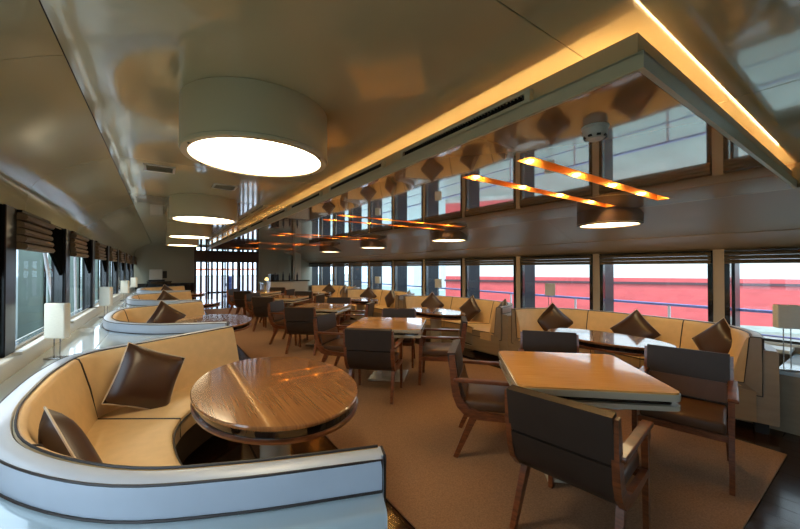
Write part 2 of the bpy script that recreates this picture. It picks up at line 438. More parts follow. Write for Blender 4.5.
# ------------------------------------------------------------------ booths
def make_booth(name, label, cat, group, back, front, side, zr, shellm, frontm, seams, rimm):
    NS = 61
    P = spline(back, NS); N = normals(P, side); Fp = spline(front, NS)
    t = thing(name, label, cat, (0, 0, 0), 0, group)
    zl = zr-.11
    sh = B(); sweep(sh, P, N, [(.035, .09), (.035, zl), (.176, zl-.006), (.188, zl-.012), (.194, zl-.024), (.194, .09)])
    obj('shell', sh, shellm, t, smooth=True)
    obj('kick_base', sweep(B(), P, N, [(.04, 0), (.04, .09), (.13, .09), (.13, 0)]), 'dark', t, smooth=True)
    rim = obj('rim_roll', sweep(B(), P, N, [(.028, .50), (.026, zr-.02), (.033, zr-.004), (.05, zr), (.08, zr), (.097, zr-.006), (.103, zr-.02), (.105, zl-.02)]), rimm, t, smooth=True)
    for oo, zz in ((.101, zr-.008), (.108, zl+.004)):
        Q = [Vector((p.x+n.x*oo, p.y+n.y*oo, zz)) for p, n in zip(P, N)]
        if oo < .105:
            for e, z2 in ((0, zl),): pass
            Q = [Vector((Q[0].x, Q[0].y, zl))]+Q+[Vector((Q[-1].x, Q[-1].y, zl))]
        obj('piping', tube(B(), Q, .0042, 6), 'pipe', rim, smooth=True)
    Q = [Vector((p.x+n.x*.018, p.y+n.y*.018, zr-.004)) for p, n in zip(P, N)]
    obj('piping', tube(B(), Q, .0045, 6), 'pipe', rim, smooth=True)
    cuts = [0]+[int(round(s*(NS-1))) for s in seams]+[NS-1]
    zs = .44
    for a, b in zip(cuts, cuts[1:]):
        pp, nn = P[a:b+1], N[a:b+1]
        bk = obj('back_panel', sweep(B(), pp, nn, [(-.13, .40), (-.115, .46), (-.07, zr-.22), (-.02, zr-.045), (-.008, zr-.018), (.008, zr-.008), (.026, zr-.012), (.026, .40)]), 'cream', t, smooth=True)
        for q in ([a] if a else []):
            p, n = P[q], N[q]
            obj('piping', tube(B(), [(p.x+n.x*o_, p.y+n.y*o_, z_) for o_, z_ in ((-.112, .45), (-.072, zr-.22), (-.022, zr-.045), (-.006, zr-.014), (.018, zr-.004))], .006, 6), 'pipe', bk)
        # seat piece lofted between the back line and the front line
        bm = B(); rows = []
        for i in range(a, b+1):
            bp = P[i]-N[i]*.10; fp = Fp[i]; e = (bp-fp).normalized()
            r1 = [(bp, .30), (bp, zs), (fp+e*.03, zs), (fp+e*.008, zs-.012), (fp, zs-.035), (fp, .30)]
            rows.append([bm.verts.new((q.x, q.y, z_)) for q, z_ in r1])
        for u, v in zip(rows, rows[1:]):
            for k2 in range(6): bm.faces.new((u[k2], u[(k2+1) % 6], v[(k2+1) % 6], v[k2]))
        bm.faces.new(rows[0][::-1]); bm.faces.new(rows[-1])
        st = obj('seat', bm, 'cream', t, smooth=True)
        if a:
            bp = P[a]-N[a]*.11; fp = Fp[a]
            obj('piping', tube(B(), [(bp.x, bp.y, zs+.002), (fp.x, fp.y, zs+.002), (fp.x, fp.y, .31)], .005, 6), 'pipe', st)
    fr = B(); FN = normals(Fp, side)
    sweep(fr, Fp, FN, [(.012, .09), (.012, .31), (.04, .31), (.04, .09)])
    f_o = obj('seat_front', fr, frontm, t, smooth=True)
    Q = [Vector((p.x+n.x*-.002, p.y+n.y*-.002, zs-.03)) for p, n in zip(Fp, FN)]
    obj('piping', tube(B(), Q, .006, 6), 'pipe', f_o, smooth=True)
    # end cheeks close both arms
    for i in (0, NS-1):
        p, n, fp = P[i], N[i], Fp[i]
        bm = B(); dy = (P[0]-P[1]).normalized() if i == 0 else (P[-1]-P[-2]).normalized()
        e0 = p+n*.05; e1 = fp
        th = dy*.012
        q = [e0, e1]
        for z0_, z1_ in ((.09, .43),):
            vs = [bm.verts.new((e0.x, e0.y, z0_)), bm.verts.new((e1.x, e1.y, z0_)), bm.verts.new((e1.x, e1.y, z1_)), bm.verts.new((e0.x, e0.y, z1_))]
            vs2 = [bm.verts.new((v.co.x+th.x, v.co.y+th.y, v.co.z)) for v in vs]
            bm.faces.new(vs[::-1]); bm.faces.new(vs2)
            for k2 in range(4): bm.faces.new((vs[k2], vs[(k2+1) % 4], vs2[(k2+1) % 4], vs2[k2]))
        obj('arm_end', bm, frontm if frontm != 'darkleather' else 'cream', t)
        bm = B(); d_ = dy*.012; i0 = p+n*.09; i1 = p-n*.035; i2 = p-n*.10
        poly = [(i0, .335), (fp, .335), (fp, .425), (p-n*.03, .437), (p-n*.004, zr-.16), (p+n*.008, zr-.012), (p+n*.03, zr-.002), (p+n*.085, zr-.002), (i0, zr-.015)]
        va = [bm.verts.new((q_.x, q_.y, z_)) for q_, z_ in poly]; vb = [bm.verts.new((q_.x+d_.x, q_.y+d_.y, z_)) for q_, z_ in poly]
        bm.faces.new(va); bm.faces.new(vb[::-1])
        for k2 in range(len(poly)): bm.faces.new((va[k2], va[(k2+1) % len(poly)], vb[(k2+1) % len(poly)], vb[k2]))
        ec = obj('end_cover', bm, rimm, t)
        obj('piping', tube(B(), [(q_.x+d_.x, q_.y+d_.y, z_) for q_, z_ in poly+poly[:1]], .0045, 6), 'pipe', ec)
    return t
BL = 3.40
lb_back = [(.63, 1.06), (.21, 1.226), (-.10, 1.41), (-.377, 1.77), (-.495, 2.16), (-.525, 2.55), (-.515, 2.98), (-.43, 3.36), (-.10, 3.575), (.24, 3.785), (.61, 4.01)]
lb_front = [(.61, 1.52), (.34, 1.70), (.17, 1.95), (.09, 2.25), (.06, 2.55), (.08, 2.78), (.17, 3.02), (.36, 3.27), (.61, 3.46)]
GL = None
lb = make_booth('curved_booth', 'cream curved booth nearest the camera on the left, white shell in front', 'booth', GL, lb_back, lb_front, -1, .88, 'shell', 'darkleather', (.30, .665), 'white')
ll = ['second cream curved booth on the left, behind the nearest one', 'third cream curved booth from the camera along the left windows', 'farthest cream curved booth on the left, by the grey cabin wall']
for i in range(1, 4): dup(lb, (0, BL*i, 0), 0, ll[i-1])
# white counters filling the gaps between left booths
for i in range(3):
    y = 4.19+BL*i
    t = obj('side_counter', prism(B(), [(u, v+BL*i) for u, v in ((-.50, 3.56), (-.10, 3.79), (.24, 4.0), (.56, 4.19), (.585, 4.25), (.21, 4.41), (-.10, 4.59), (-.38, 4.92), (-.50, 5.12))], .60, .764), 'shell')
    tag(t, ['white counter piece between the first and second left booths', 'white counter piece between the second and third left booths', 'white counter piece between the third and fourth left booths'][i], 'counter')
BR = 2.92
rb_back = [(4.46, .80), (4.80, .895), (5.12, 1.13), (5.23, 1.45), (5.27, 2.07), (5.23, 2.69), (5.12, 3.01), (4.80, 3.245), (4.46, 3.34)]
rb_front = [(4.44, 1.30), (4.62, 1.46), (4.72, 1.72), (4.75, 2.07), (4.72, 2.42), (4.62, 2.68), (4.44, 2.84)]
rb = make_booth('curved_booth', 'tan curved booth nearest the camera under the right windows', 'booth', None, rb_back, rb_front, 1, .87, 'beige', 'beige', (.335, .665), 'greige')
rl = ['second tan curved booth from the camera along the right windows', 'third tan curved booth from the camera along the right windows', 'farthest tan curved booth on the right, beside the bar']
for i in range(1, 4): dup(rb, (0, BR*i, 0), 0, rl[i-1])

# ------------------------------------------------------------------ oval booth tables
def ell(a, b, n=64): return [(a*math.cos(2*PI*k/n), b*math.sin(2*PI*k/n)) for k in range(n)]
def oval_layer(bm, prof, n=64):
    rings = [[bm.verts.new((a*math.cos(2*PI*k/n), b*math.sin(2*PI*k/n), z)) for k in range(n)] for a, b, z in prof]
    bm.faces.new(rings[0][::-1]); bm.faces.new(rings[-1])
    for u, v in zip(rings, rings[1:]):
        for k in range(n): bm.faces.new((u[k], u[(k+1) % n], v[(k+1) % n], v[k]))
    return bm
def make_oval(label, a, b, loc):
    t = thing('oval_table', label, 'table', loc)
    obj('tabletop', oval_layer(B(), [(a-.012, b-.012, .692), (a-.002, b-.002, .70), (a, b, .712), (a-.006, b-.006, .720)]), 'topwood', t, smooth=True)
    obj('edge_band', oval_layer(B(), [(a-.02, b-.02, .652), (a-.02, b-.02, .6925)]), 'darkband', t, smooth=True)
    obj('lower_lip', oval_layer(B(), [(a-.03, b-.03, .625), (a-.004, b-.004, .632), (a-.002, b-.002, .645), (a-.012, b-.012, .653)]), 'chairwood', t, smooth=True)
    obj('pedestal', lathe(B(), [(.0, .02), (.10, .02), (.10, .62), (.16, .626), (0, .626)], 32), 'ivory', t, smooth=True)
    obj('foot', lathe(B(), [(0, 0), (.27, 0), (.27, .012), (.11, .025), (0, .025)], 40), 'chrome', t, smooth=True)
    return t
o1 = make_oval('walnut oval table in the nearest left booth', .50, .745, (.64, 2.43, 0))
for i, l in enumerate(['walnut oval table in the second left booth', 'walnut oval table in the third left booth', 'walnut oval table in the farthest left booth']):
    dup(o1, (.64, 2.43+BL*(i+1), 0), 0, l)
o2 = make_oval('dark glossy oval table in the nearest right booth', .36, .66, (4.12, 1.90, 0))
for i, l in enumerate(['dark glossy oval table in the second right booth', 'dark glossy oval table in the third right booth', 'dark glossy oval table in the farthest right booth']):
    dup(o2, (4.12, 1.90+BR*(i+1), 0), 0, l)

# ------------------------------------------------------------------ square tables
def rsq(s, r, n=6):
    h = s/2-r; P = []
    for cx, cy, a0 in ((h, h, 0), (-h, h, PI/2), (-h, -h, PI), (h, -h, 1.5*PI)):
        for k in range(n+1):
            a = a0+PI/2*k/n; P.append((cx+r*math.cos(a), cy+r*math.sin(a)))
    return P
def make_square(label, loc):
    t = thing('square_table', label, 'table', loc, PI/4+math.radians(2))
    s = .955
    obj('tabletop', prism(B(), rsq(s-.012, .05), .722, .741), 'goldwood', t)
    obj('edge_band', prism(B(), rsq(s, .055), .690, .730), 'ivory', t)
    obj('edge_recess', prism(B(), rsq(s-.07, .04), .660, .690), 'darkband', t)
    obj('lower_lip', prism(B(), rsq(s-.005, .055), .632, .660), 'ivory', t)
    obj('pedestal', box(B(), -.09, .09, -.09, .09, .02, .632, .008, 2), 'ivory', t)
    obj('foot', box(B(), -.24, .24, -.24, .24, .012, .034, .006, 2), 'ivory', t)
    return t
SQ = [(2.53, 1.40), (2.56, 3.98), (2.60, 6.50), (2.60, 9.05), (2.55, 11.5)]
SQL = ['golden square table nearest the camera, set cornerwise on the carpet', 'second golden square table from the camera, set cornerwise', 'third golden square table from the camera along the carpet', 'fourth golden square table from the camera along the carpet', 'farthest golden square table on the carpet']
sq = make_square(SQL[0], (*SQ[0], .012))
for p, l in zip(SQ[1:], SQL[1:]): dup(sq, (*p, .012), PI/4+math.radians(2), l)

# ------------------------------------------------------------------ chairs
def make_chair(label):
    t = thing('armchair', label, 'chair')
    up = [(-.306, .815), (-.297, .75), (-.286, .67), (-.275, .585)]
    lo = [(-.280, .572), (-.266, .50), (-.240, .43), (-.195, .375), (-.14, .348)]
    def pad(pts, hw, y, r):
        bm = ribbon(B(), pts, hw, -y, y)
        bmesh.ops.bevel(bm, geom=[e for e in bm.edges if len(e.link_faces) == 2 and e.calc_face_angle(0) > .9], offset=r, segments=2, profile=.5, affect='EDGES')
        return bm
    obj('back_cushion', pad(up, .032, .262, .016), 'chairback', t, smooth=True)
    obj('back_cushion', pad(lo, .026, .255, .014), 'chairback', t, smooth=True)
    obj('inner_back', pad([(-.252, .60), (-.240, .54), (-.215, .455)], .02, .245, .012), 'chairin', t, smooth=True)
    obj('seat', box(B(), -.21, .245, -.243, .243, .362, .445, .022, 3), 'chairin', t, smooth=True)
    shell = [(-.300, .80), (-.292, .70), (-.278, .58), (-.262, .49), (-.232, .42), (-.18, .365), (-.09, .345), (.08, .340), (.25, .340)]
    for s in (-1, 1):
        y0, y1 = sorted((s*.25, s*.283))
        obj('side_frame', ribbon(B(), shell, [.02, .026, .03, .032, .034, .034, .03, .025, .022], y0, y1), 'chairwood', t)
        y0, y1 = sorted((s*.248, s*.305))
        obj('armrest', box(B(), -.285, .268, y0, y1, .598, .624, .007, 2), 'chairwood', t)
        obj('leg', beam(B(), (.245, s*.268, .60), (.262, s*.268, 0), (.05, .034), (.032, .028)), 'chairwood', t)
        obj('leg', beam(B(), (-.12, s*.245, .36), (-.275, s*.258, 0), (.058, .038), (.034, .030)), 'chairwood', t)
    obj('apron', box(B(), .20, .235, -.25, .25, .318, .362), 'chairwood', t)
    return t
def A(dx, dy): return math.atan2(dy, dx)
chair0 = make_chair('charcoal leather armchair in the foreground, back turned to the camera, at the nearest square table')
ZF = .012
chair0.location = (1.965, 1.05, ZF); chair0.rotation_euler = (0, 0, A(.98, .15))
dup(chair0, (2.285, 1.965, ZF), A(.66, -.75), 'brown armchair at the left of the nearest square table, seen side on')
dup(chair0, (3.29, .95, ZF), A(-.97, -.20), 'brown armchair at the right of the nearest square table, seat facing it')
dup(chair0, (3.13, 1.93, ZF), A(-.79, -.61), 'dark armchair behind the nearest square table, only its back top showing')
pos = ['front', 'left', 'right', 'rear']
ords = ['second', 'third', 'fourth', 'farthest']
desc = {'front': 'charcoal armchair on the near side of the %s square table, back to the camera',
        'left': 'brown armchair on the left side of the %s square table, seen at an angle',
        'right': 'brown armchair on the right side of the %s square table',
        'rear': 'dark armchair on the far side of the %s square table, facing the camera'}
for (cx, cy), od in zip(SQ[1:], ords):
    for k, (ang, r) in enumerate(((225, .66), (135, .66), (315, .70), (45, .72))):
        a = math.radians(ang+random.uniform(-3, 3)); rr = r+random.uniform(-.02, .02)
        dup(chair0, (cx+rr*math.cos(a), cy+rr*math.sin(a), ZF), a+PI+random.uniform(-.08, .08), desc[pos[k]] % od)
lc = thing('paper_tag', 'small white paper tag hanging by the seat of a brown chair at the second table', 'tag', (2.10, 4.18, .46))
# (replaced below by its meshes)
obj('card', box(B(), -.03, .03, -.004, .004, 0, .11, .002, 1), 'plastic', lc)
obj('fold', box(B(), -.05, .05, -.02, .02, -.004, .004, .002, 1), 'plastic', lc)

# ------------------------------------------------------------------ cushions
def cushion_mesh(s, t, n=12):
    bm = B(); top, bot = {}, {}
    for i in range(n+1):
        for j in range(n+1):
            u, v = 2*i/n-1, 2*j/n-1
            h = t*((1-u**4)*(1-v**4))**.55
            k = 1-.055*(1-abs(v)**1.5)*abs(u)**2; l = 1-.055*(1-abs(u)**1.5)*abs(v)**2
            p = (u*s/2*k, v*s/2*l)
            edge = i in (0, n) or j in (0, n)
            top[i, j] = bm.verts.new((p[0], p[1], h))
            bot[i, j] = top[i, j] if edge else bm.verts.new((p[0], p[1], -h))
    for i in range(n):
        for j in range(n):
            bm.faces.new((top[i, j], top[i+1, j], top[i+1, j+1], top[i, j+1]))
            q = (bot[i, j], bot[i, j+1], bot[i+1, j+1], bot[i+1, j])
            if len(set(q)) == 4:
                try: bm.faces.new(q)
                except ValueError: pass
    return bm
def cushion_edge(s, n=12):
    pts = []
    for u, v in [(-1+2*i/n, -1) for i in range(n)]+[(1, -1+2*i/n) for i in range(n)]+[(1-2*i/n, 1) for i in range(n)]+[(-1, 1-2*i/n) for i in range(n)]+[(-1, -1)]:
        k = 1-.055*(1-abs(v)**1.5)*abs(u)**2; l = 1-.055*(1-abs(u)**1.5)*abs(v)**2
        pts.append((u*s/2*k, v*s/2*l, 0))
    return tube(B(), pts, .005, 5, caps=False)
cu0 = None
def cushion(label, loc, nrm, spin, scale=1.0):
    """centre loc, face normal nrm, spin about the normal (45 = standing on a corner)"""
    global cu0
    if cu0 is None:
        cu0 = thing('cushion', label, 'cushion')
        obj('cover', cushion_mesh(.46, .075), 'cushion', cu0, smooth=True)
        obj('cord', cushion_edge(.46), 'paletrim', cu0, smooth=True)
        c = cu0
    else: c = dup(cu0, (0, 0, 0), None, label)
    n = Vector(nrm).normalized(); u = Vector((0, 0, 1)).cross(n).normalized(); v = n.cross(u)
    m = Matrix((u, v, n)).transposed() @ Matrix.Rotation(math.radians(spin), 3, 'Z')
    c.rotation_euler = m.to_euler(); c.location = loc; c.scale = (scale,)*3
    return c
cushion('brown satin cushion leaning on the rear back panel of the nearest left booth', (-.09, 3.27, .655), (.42, -.80, .28), 62, .95)
cushion('brown satin cushion with pale cord at the far left of the nearest left booth', (-.30, 2.02, .63), (.86, .30, .30), 40, .95)
cushion('brown cushion on the near arm of the first left booth, mostly hidden by the rim', (.02, 1.55, .56), (.45, .82, .50), 10, .8)
for i, od in enumerate(('second', 'third', 'farthest')):
    cushion('brown satin cushion leaning on the rear back panel of the %s left booth' % od, (.05+.03*i, 3.35+BL*(i+1), .66), (.42, -.85, .25), 52)
for i, od in enumerate(('nearest', 'second', 'third', 'farthest')):
    cushion('brown cushion standing on a corner at the far end of the %s right booth' % od, (4.96, 3.03+BR*i, .67), (-.72, -.62, .28), 45, .92)
    cushion('brown cushion standing on a corner in the middle of the %s right booth' % od, (5.07, 1.97+BR*i, .67), (-.95, -.02, .28), 45, .92)
    cushion('brown cushion standing on a corner at the near end of the %s right booth' % od, (5.00, 1.14+BR*i, .67), (-.80, .45, .28), 45, .92)

# ------------------------------------------------------------------ ceiling drum lamps
def make_drum(label, r, z0, z1, mat, loc, body='drum'):
    t = thing('drum_lamp', label, 'ceiling lamp', loc)
    obj('drum', lathe(B(), [(0, z1), (r*1.0, z1), (r*1.0, z0+.012), (r*.99, z0+.002), (r*.955, z0), (r*.90, z0+.002), (r*.895, z0+.02), (r*.895, z0+.04)], 72), body, t, smooth=True)
    obj('trim_ring', lathe(B(), [(r*1.004, z0+.014), (r*1.008, z0+.018), (r*1.004, z0+.022), (r*.99, z0+.018), (r*1.004, z0+.014)], 72), 'fascia', t, smooth=True)
    obj('diffuser', lathe(B(), [(0, z0+.010), (r*.6, z0+.010), (r*.893, z0+.016), (r*.893, z0+.03), (0, z0+.03)], 64), mat, t, smooth=True)
    for k in range(6):
        a = 2*PI*k/6+.3
        obj('screw', lathe(B(), [(0, z0-.003), (.006, z0-.003), (.006, z0+.004)], 10, (r*.945*math.cos(a), r*.945*math.sin(a))), 'dark', t)
    return t
D1 = make_drum('large white glowing drum lamp nearest the camera on the left ceiling', .40, 2.138, ZC-.002, 'diff', (.465, 2.16, 0))
for y, l in ((5.32, 'second glowing drum lamp from the camera on the left ceiling'), (8.42, 'third glowing drum lamp from the camera on the left ceiling'), (11.6, 'farthest glowing drum lamp on the left ceiling')):
    dup(D1, (.46, y, 0), 0, l)
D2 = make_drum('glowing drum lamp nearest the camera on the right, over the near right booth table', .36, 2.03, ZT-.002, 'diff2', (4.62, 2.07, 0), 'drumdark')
for v in D2.children[0].data.vertices:      # the drum's top follows the sloping soffit
    if v.co.z > 2.15: v.co.z = min(ZT-.002, 2.2-(4.62+v.co.x-4.55)*.353)
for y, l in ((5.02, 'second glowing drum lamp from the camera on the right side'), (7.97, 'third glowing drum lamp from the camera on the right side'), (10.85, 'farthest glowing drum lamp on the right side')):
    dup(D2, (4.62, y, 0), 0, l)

# ------------------------------------------------------------------ slot lights in the tray
sl0 = None
odw = ['first', 'second', 'third', 'fourth', 'fifth', 'sixth', 'seventh', 'eighth', 'ninth', 'tenth']
for i, y in enumerate(slotYs):
    lab = 'amber slot light, %s from the camera across the brown ceiling tray' % odw[i]
    if sl0 is None:
        sl0 = thing('slot_light', lab, 'ceiling light', (0, y, 0))
        bm = B(); w = SW-.001
        box(bm, 1.901, 4.199, -w, w, ZT+.075, ZT+.08)
        box(bm, 1.901, 4.199, -w, -w+.003, ZT, ZT+.075); box(bm, 1.901, 4.199, w-.003, w, ZT, ZT+.075)
        box(bm, 1.901, 1.905, -w, w, ZT, ZT+.075); box(bm, 4.195, 4.199, -w, w, ZT, ZT+.075)
        obj('trough', bm, 'brass', sl0)
        for x in (2.12, 2.74, 3.36, 3.98):
            lm = obj('lamp_cup', lathe(B(), [(.034, ZT+.075), (.034, ZT+.056), (.028, ZT+.053), (.022, ZT+.056), (.022, ZT+.075)], 20, (x, 0)), 'chrome', sl0, smooth=True)
            obj('lens', lathe(B(), [(0, ZT+.040), (.014, ZT+.044), (.021, ZT+.054), (0, ZT+.054)], 16, (x, 0)), 'spot', lm)
    else: dup(sl0, (0, y, 0), 0, lab)

# ------------------------------------------------------------------ smoke detector, vents, cove grilles
t = thing('smoke_detector', 'round white smoke detector under the near corner of the brown ceiling tray', 'detector', (1.765, .853, ZT))
obj('housing', lathe(B(), [(0, -.062), (.035, -.062), (.05, -.05), (.055, -.035), (.055, -.012), (.062, -.008), (.062, 0), (0, 0)], 32), 'plastic', t, smooth=True)
for k in range(8):
    a = 2*PI*k/8
    obj('smoke_slot', rot(box(B(), .028, .0515, -.009, .009, -.0555, -.046), Matrix.Rotation(a, 4, 'Z')), 'dark', t)
def ceil_vent(label, x, y):
    t = thing('ceiling_vent', label, 'vent', (x, y, ZC))
    bm = B(); s = .12
    box(bm, -s, s, -s, -s+.02, -.008, 0); box(bm, -s, s, s-.02, s, -.008, 0); box(bm, -s, -s+.02, -s+.02, s-.02, -.008, 0); box(bm, s-.02, s, -s+.02, s-.02, -.008, 0)
    obj('frame', bm, 'plastic', t); obj('backing', box(B(), -s+.02, s-.02, -s+.02, s-.02, -.002, 0), 'dark', t)
    for k in range(6):
        yy = -.085+k*.034
        obj('slat', rot(box(B(), -s+.02, s-.02, -.011, .011, -.0015, .0015), Matrix.Translation((0, yy, -.005)) @ Matrix.Rotation(.35, 4, 'X')), 'fascia', t)
ceil_vent('square ceiling vent near the left soffit, left of the lamps', -.03, 3.87)
ceil_vent('square ceiling vent between the first two left drum lamps', .57, 4.33)
gr0 = None
gw = ['first', 'second', 'third', 'fourth', 'fifth', 'sixth', 'seventh', 'eighth', 'ninth', 'tenth', 'eleventh']
for i in range(11):
    y = .95+1.27*i; lab = 'black slotted air grille, %s from the camera along the lit cove' % gw[i]
    if gr0 is None:
        gr0 = thing('air_grille', lab, 'vent', (0, y, 0))
        x0 = TX0-.001
        bm = B(); box(bm, x0, x0+.026, 0, 1.04, ZT+.0625, ZT+.078); box(bm, x0, x0+.026, 0, 1.04, ZT+.108, ZT+.122)
        box(bm, x0, x0+.026, 0, .03, ZT+.078, ZT+.108); box(bm, x0, x0+.026, 1.01, 1.04, ZT+.078, ZT+.108)
        obj('frame', bm, 'fascia', gr0)
        obj('backing', box(B(), x0+.02, x0+.026, .03, 1.01, ZT+.078, ZT+.108), 'dark', gr0)
        bm = B()
        for k in range(48):
            yy = .04+k*.0202
            rot_b = B(); box(bm, x0+.004, x0+.018, yy, yy+.006, ZT+.079, ZT+.107); rot_b.free()
        obj('fins', bm, 'dark', gr0, kind='stuff')
    else: dup(gr0, (0, y, 0), 0, lab)

# ------------------------------------------------------------------ lamps on the ledges
def make_lamp(label, loc, rz, w, zs0, zs1, dp=.10):
    t = thing('ledge_lamp', label, 'lamp', loc, rz)
    bm = box(B(), -w/2, w/2, -dp/2, dp/2, zs0, zs1, .012, 3)
    for f in [f for f in bm.faces if abs(f.normal.z) > .99 and f.calc_area() > .5*w*dp]: bm.faces.remove(f)
    sh = obj('lamp_shade', bm, 'shade', t, smooth=True)
    for s in (-1, 1): obj('rod', tube(B(), [(s*.025, 0, .012), (s*.025, 0, zs1-.05)], .0045, 8), 'chrome', t, smooth=True)
    obj('base', box(B(), -.07, .07, -.045, .045, 0, .014, .004, 2), 'chrome', t)
    return t
L1 = make_lamp('white box-shaded lamp nearest the camera on the left ledge', (-.70, 3.86, .768), -PI/2+.95, .17, .165, .45, .06)
for x, y, l in ((-.70, 6.74, 'white box-shaded lamp second from the camera on the left ledge'), (-.70, 9.87, 'white box-shaded lamp third from the camera on the left ledge'), (-.70, 12.78, 'white box-shaded lamp farthest on the left ledge')):
    dup(L1, (x, y, .768), -PI/2+.95, l)
L2 = make_lamp('grey box-shaded lamp on the low white ledge at the right edge of the view', (4.74, .592, .56), -PI/2+.55, .165, .385, .60, .09)
for x, y, l in ((5.58, 3.47, 'box-shaded lamp behind the far end of the nearest right booth'), (5.58, 6.43, 'box-shaded lamp behind the far end of the second right booth'), (5.58, 9.33, 'box-shaded lamp behind the far end of the third right booth')):
    dup(L2, (x, y, .632), -PI/2+.55, l)

# ------------------------------------------------------------------ blinds
def make_blind(label, x, y0, w, z1, drop, depth, mat, folds):
    t = thing('roman_blind', label, 'blind', (x, y0, z1))
    h = drop/folds
    for k in range(folds):
        za = -h*(k+1); d = depth*(1-.08*((k*3) % 4))
        bm = B(); prof = [(0, -h*k), (d*.55, -h*k-.004), (d*.92, -h*k-h*.30), (d, -h*k-h*.65), (d*.85, -h*k-h*.98), (0, za+.002)]
        a = [bm.verts.new((p[0], 0, p[1])) for p in prof]; b = [bm.verts.new((p[0], w, p[1])) for p in prof]
        bm.faces.new(a); bm.faces.new(b[::-1])
        for i in range(len(prof)): bm.faces.new((a[i], b[i], b[(i+1) % len(prof)], a[(i+1) % len(prof)]))
        obj('fold', bm, mat, t, smooth=True)
    obj('head_rail', box(B(), 0, depth*.6, 0, w, 0, .018), 'black', t)
    return t
bl0 = None; nth = 0
for i, (a, b) in enumerate(zip(LW, LW[1:])):
    if b < 3.3: continue
    lab = 'brown folded roman blind, number %d in the row of left windows from the camera' % (nth+1)
    words_ = ['nearest', 'second', 'third', 'fourth', 'fifth', 'sixth', 'seventh', 'eighth', 'ninth']
    lab = 'brown roman blind at the head of the %s left window from the camera' % words_[nth]; nth += 1
    if bl0 is None: bl0 = make_blind(lab, XL-.008, a+.105, .74, 1.89, .26, .075, 'blind', 5)
    else: dup(bl0, (XL-.008, a+.10, 1.89), 0, lab)
br0 = None; nth = 0
for i, f in enumerate(RW):
    if f < .0: continue
    words_ = ['nearest', 'second', 'third', 'fourth', 'fifth', 'sixth', 'seventh', 'eighth', 'ninth', 'tenth', 'eleventh', 'twelfth']
    lab = 'olive folded roman blind at the head of the %s right window from the camera' % words_[nth]; nth += 1
    if br0 is None:
        br0 = thing('roman_blind', lab, 'blind', (XR-.004, f-1.36, zt-.018))
        for k in range(3):
            bm = B(); h = .05; d = .05-.006*k
            prof2 = [(0, -h*k), (-d*.6, -h*k-.004), (-d, -h*k-h*.45), (-d*.8, -h*k-h*.97), (0, -h*(k+1)+.002)]
            a = [bm.verts.new((p[0], 0, p[1])) for p in prof2]; b = [bm.verts.new((p[0], 1.35, p[1])) for p in prof2]
            bm.faces.new(a); bm.faces.new(b[::-1])
            for q in range(5): bm.faces.new((a[q], b[q], b[(q+1) % 5], a[(q+1) % 5]))
            obj('fold', bm, 'blindr', br0, smooth=True)
        obj('head_rail', box(B(), -.035, 0, 0, 1.35, 0, .016), 'black', br0)
    else: dup(br0, (XR-.004, f-1.36, zt-.018), 0, lab)

# ------------------------------------------------------------------ bar and far fittings
t = thing('bar_counter', 'pale bar counter with dark top at the far right of the saloon', 'counter', (0, 13.3, 0))
obj('body', box(B(), 3.3, 4.75, 0, .6, .05, .99, .01, 1), 'ivory', t)
for k in range(4): obj('front_panel', box(B(), 3.33+k*.355, 3.665+k*.355, -.012, 0, .12, .95, .004, 1), 'ivory', t)
obj('worktop', box(B(), 3.26, 4.79, -.04, .64, .99, 1.03, .006, 1), 'darkband', t)
t = thing('serving_counter', 'long low counter beside the slatted screen at the far end', 'counter', (0, 14.6, 0))
obj('body', box(B(), 3.3, 3.95, -.3, .3, .02, .86, .01, 1), 'ivory', t); obj('worktop', box(B(), 3.27, 3.98, -.33, .33, .86, .90, .006, 1), 'chrome', t)
t = thing('column', 'pale square column standing by the bar at the far right', 'column', (4.72, 14.6, 0))
obj('shaft', box(B(), -.13, .13, -.13, .13, 0, 2.2, .01, 2), 'ivory', t); obj('plinth', box(B(), -.15, .15, -.15, .15, 0, .1, .005, 1), 'chrome', t)
t = thing('coffee_machine', 'dark coffee machine on the serving counter', 'appliance', (3.75, 14.6, .90))
obj('body', box(B(), -.16, .16, -.2, .2, 0, .34, .02, 2), 'navy', t); obj('cup_shelf', box(B(), -.17, .17, -.21, .21, .34, .36), 'chrome', t)
obj('spout', lathe(B(), [(0, .12), (.025, .12), (.025, .2), (0, .2)], 12, (0, -.22)), 'chrome', t)
t = thing('bar_lamp', 'small glowing lamp on the serving counter', 'lamp', (3.45, 14.5, .90))
obj('bulb', lathe(B(), [(0, .06), (.06, .09), (.075, .14), (.05, .20), (0, .22)], 20), 'bulb', t, smooth=True); obj('base', lathe(B(), [(0, 0), (.05, 0), (.05, .02), (.012, .03), (.012, .07), (0, .07)], 20), 'chrome', t, smooth=True)
bt0 = None
for k, (x, hh) in enumerate(((3.55, 1), (3.85, 1.1), (4.1, .9), (4.4, 1.0))):
    lab = ['dark bottle at the left end of the bar counter', 'tall dark bottle second on the bar counter', 'short dark bottle third on the bar counter', 'dark bottle at the right end of the bar counter'][k]
    if bt0 is None:
        bt0 = tag(obj('bottle', lathe(B(), [(0, 0), (.037, 0), (.038, .16), (.03, .2), (.014, .23), (.013, .29), (0, .29)], 16), 'navy', smooth=True), lab, 'bottle', 'bottles on the bar counter'); b = bt0
    else: b = dup(bt0, (0, 0, 0), 0, lab)
    b.location = (x, 13.6, 1.03); b.scale = (1, 1, hh)
t = thing('service_cabinet', 'black cabinet against the grey cabin wall at the far left', 'cabinet', (0, 15.2, 0))
obj('body', box(B(), -.45, .25, -.25, .25, 0, 1.0, .008, 1), 'black', t); obj('worktop', box(B(), -.47, .27, -.27, .27, 1.0, 1.03, .004, 1), 'darkband', t)
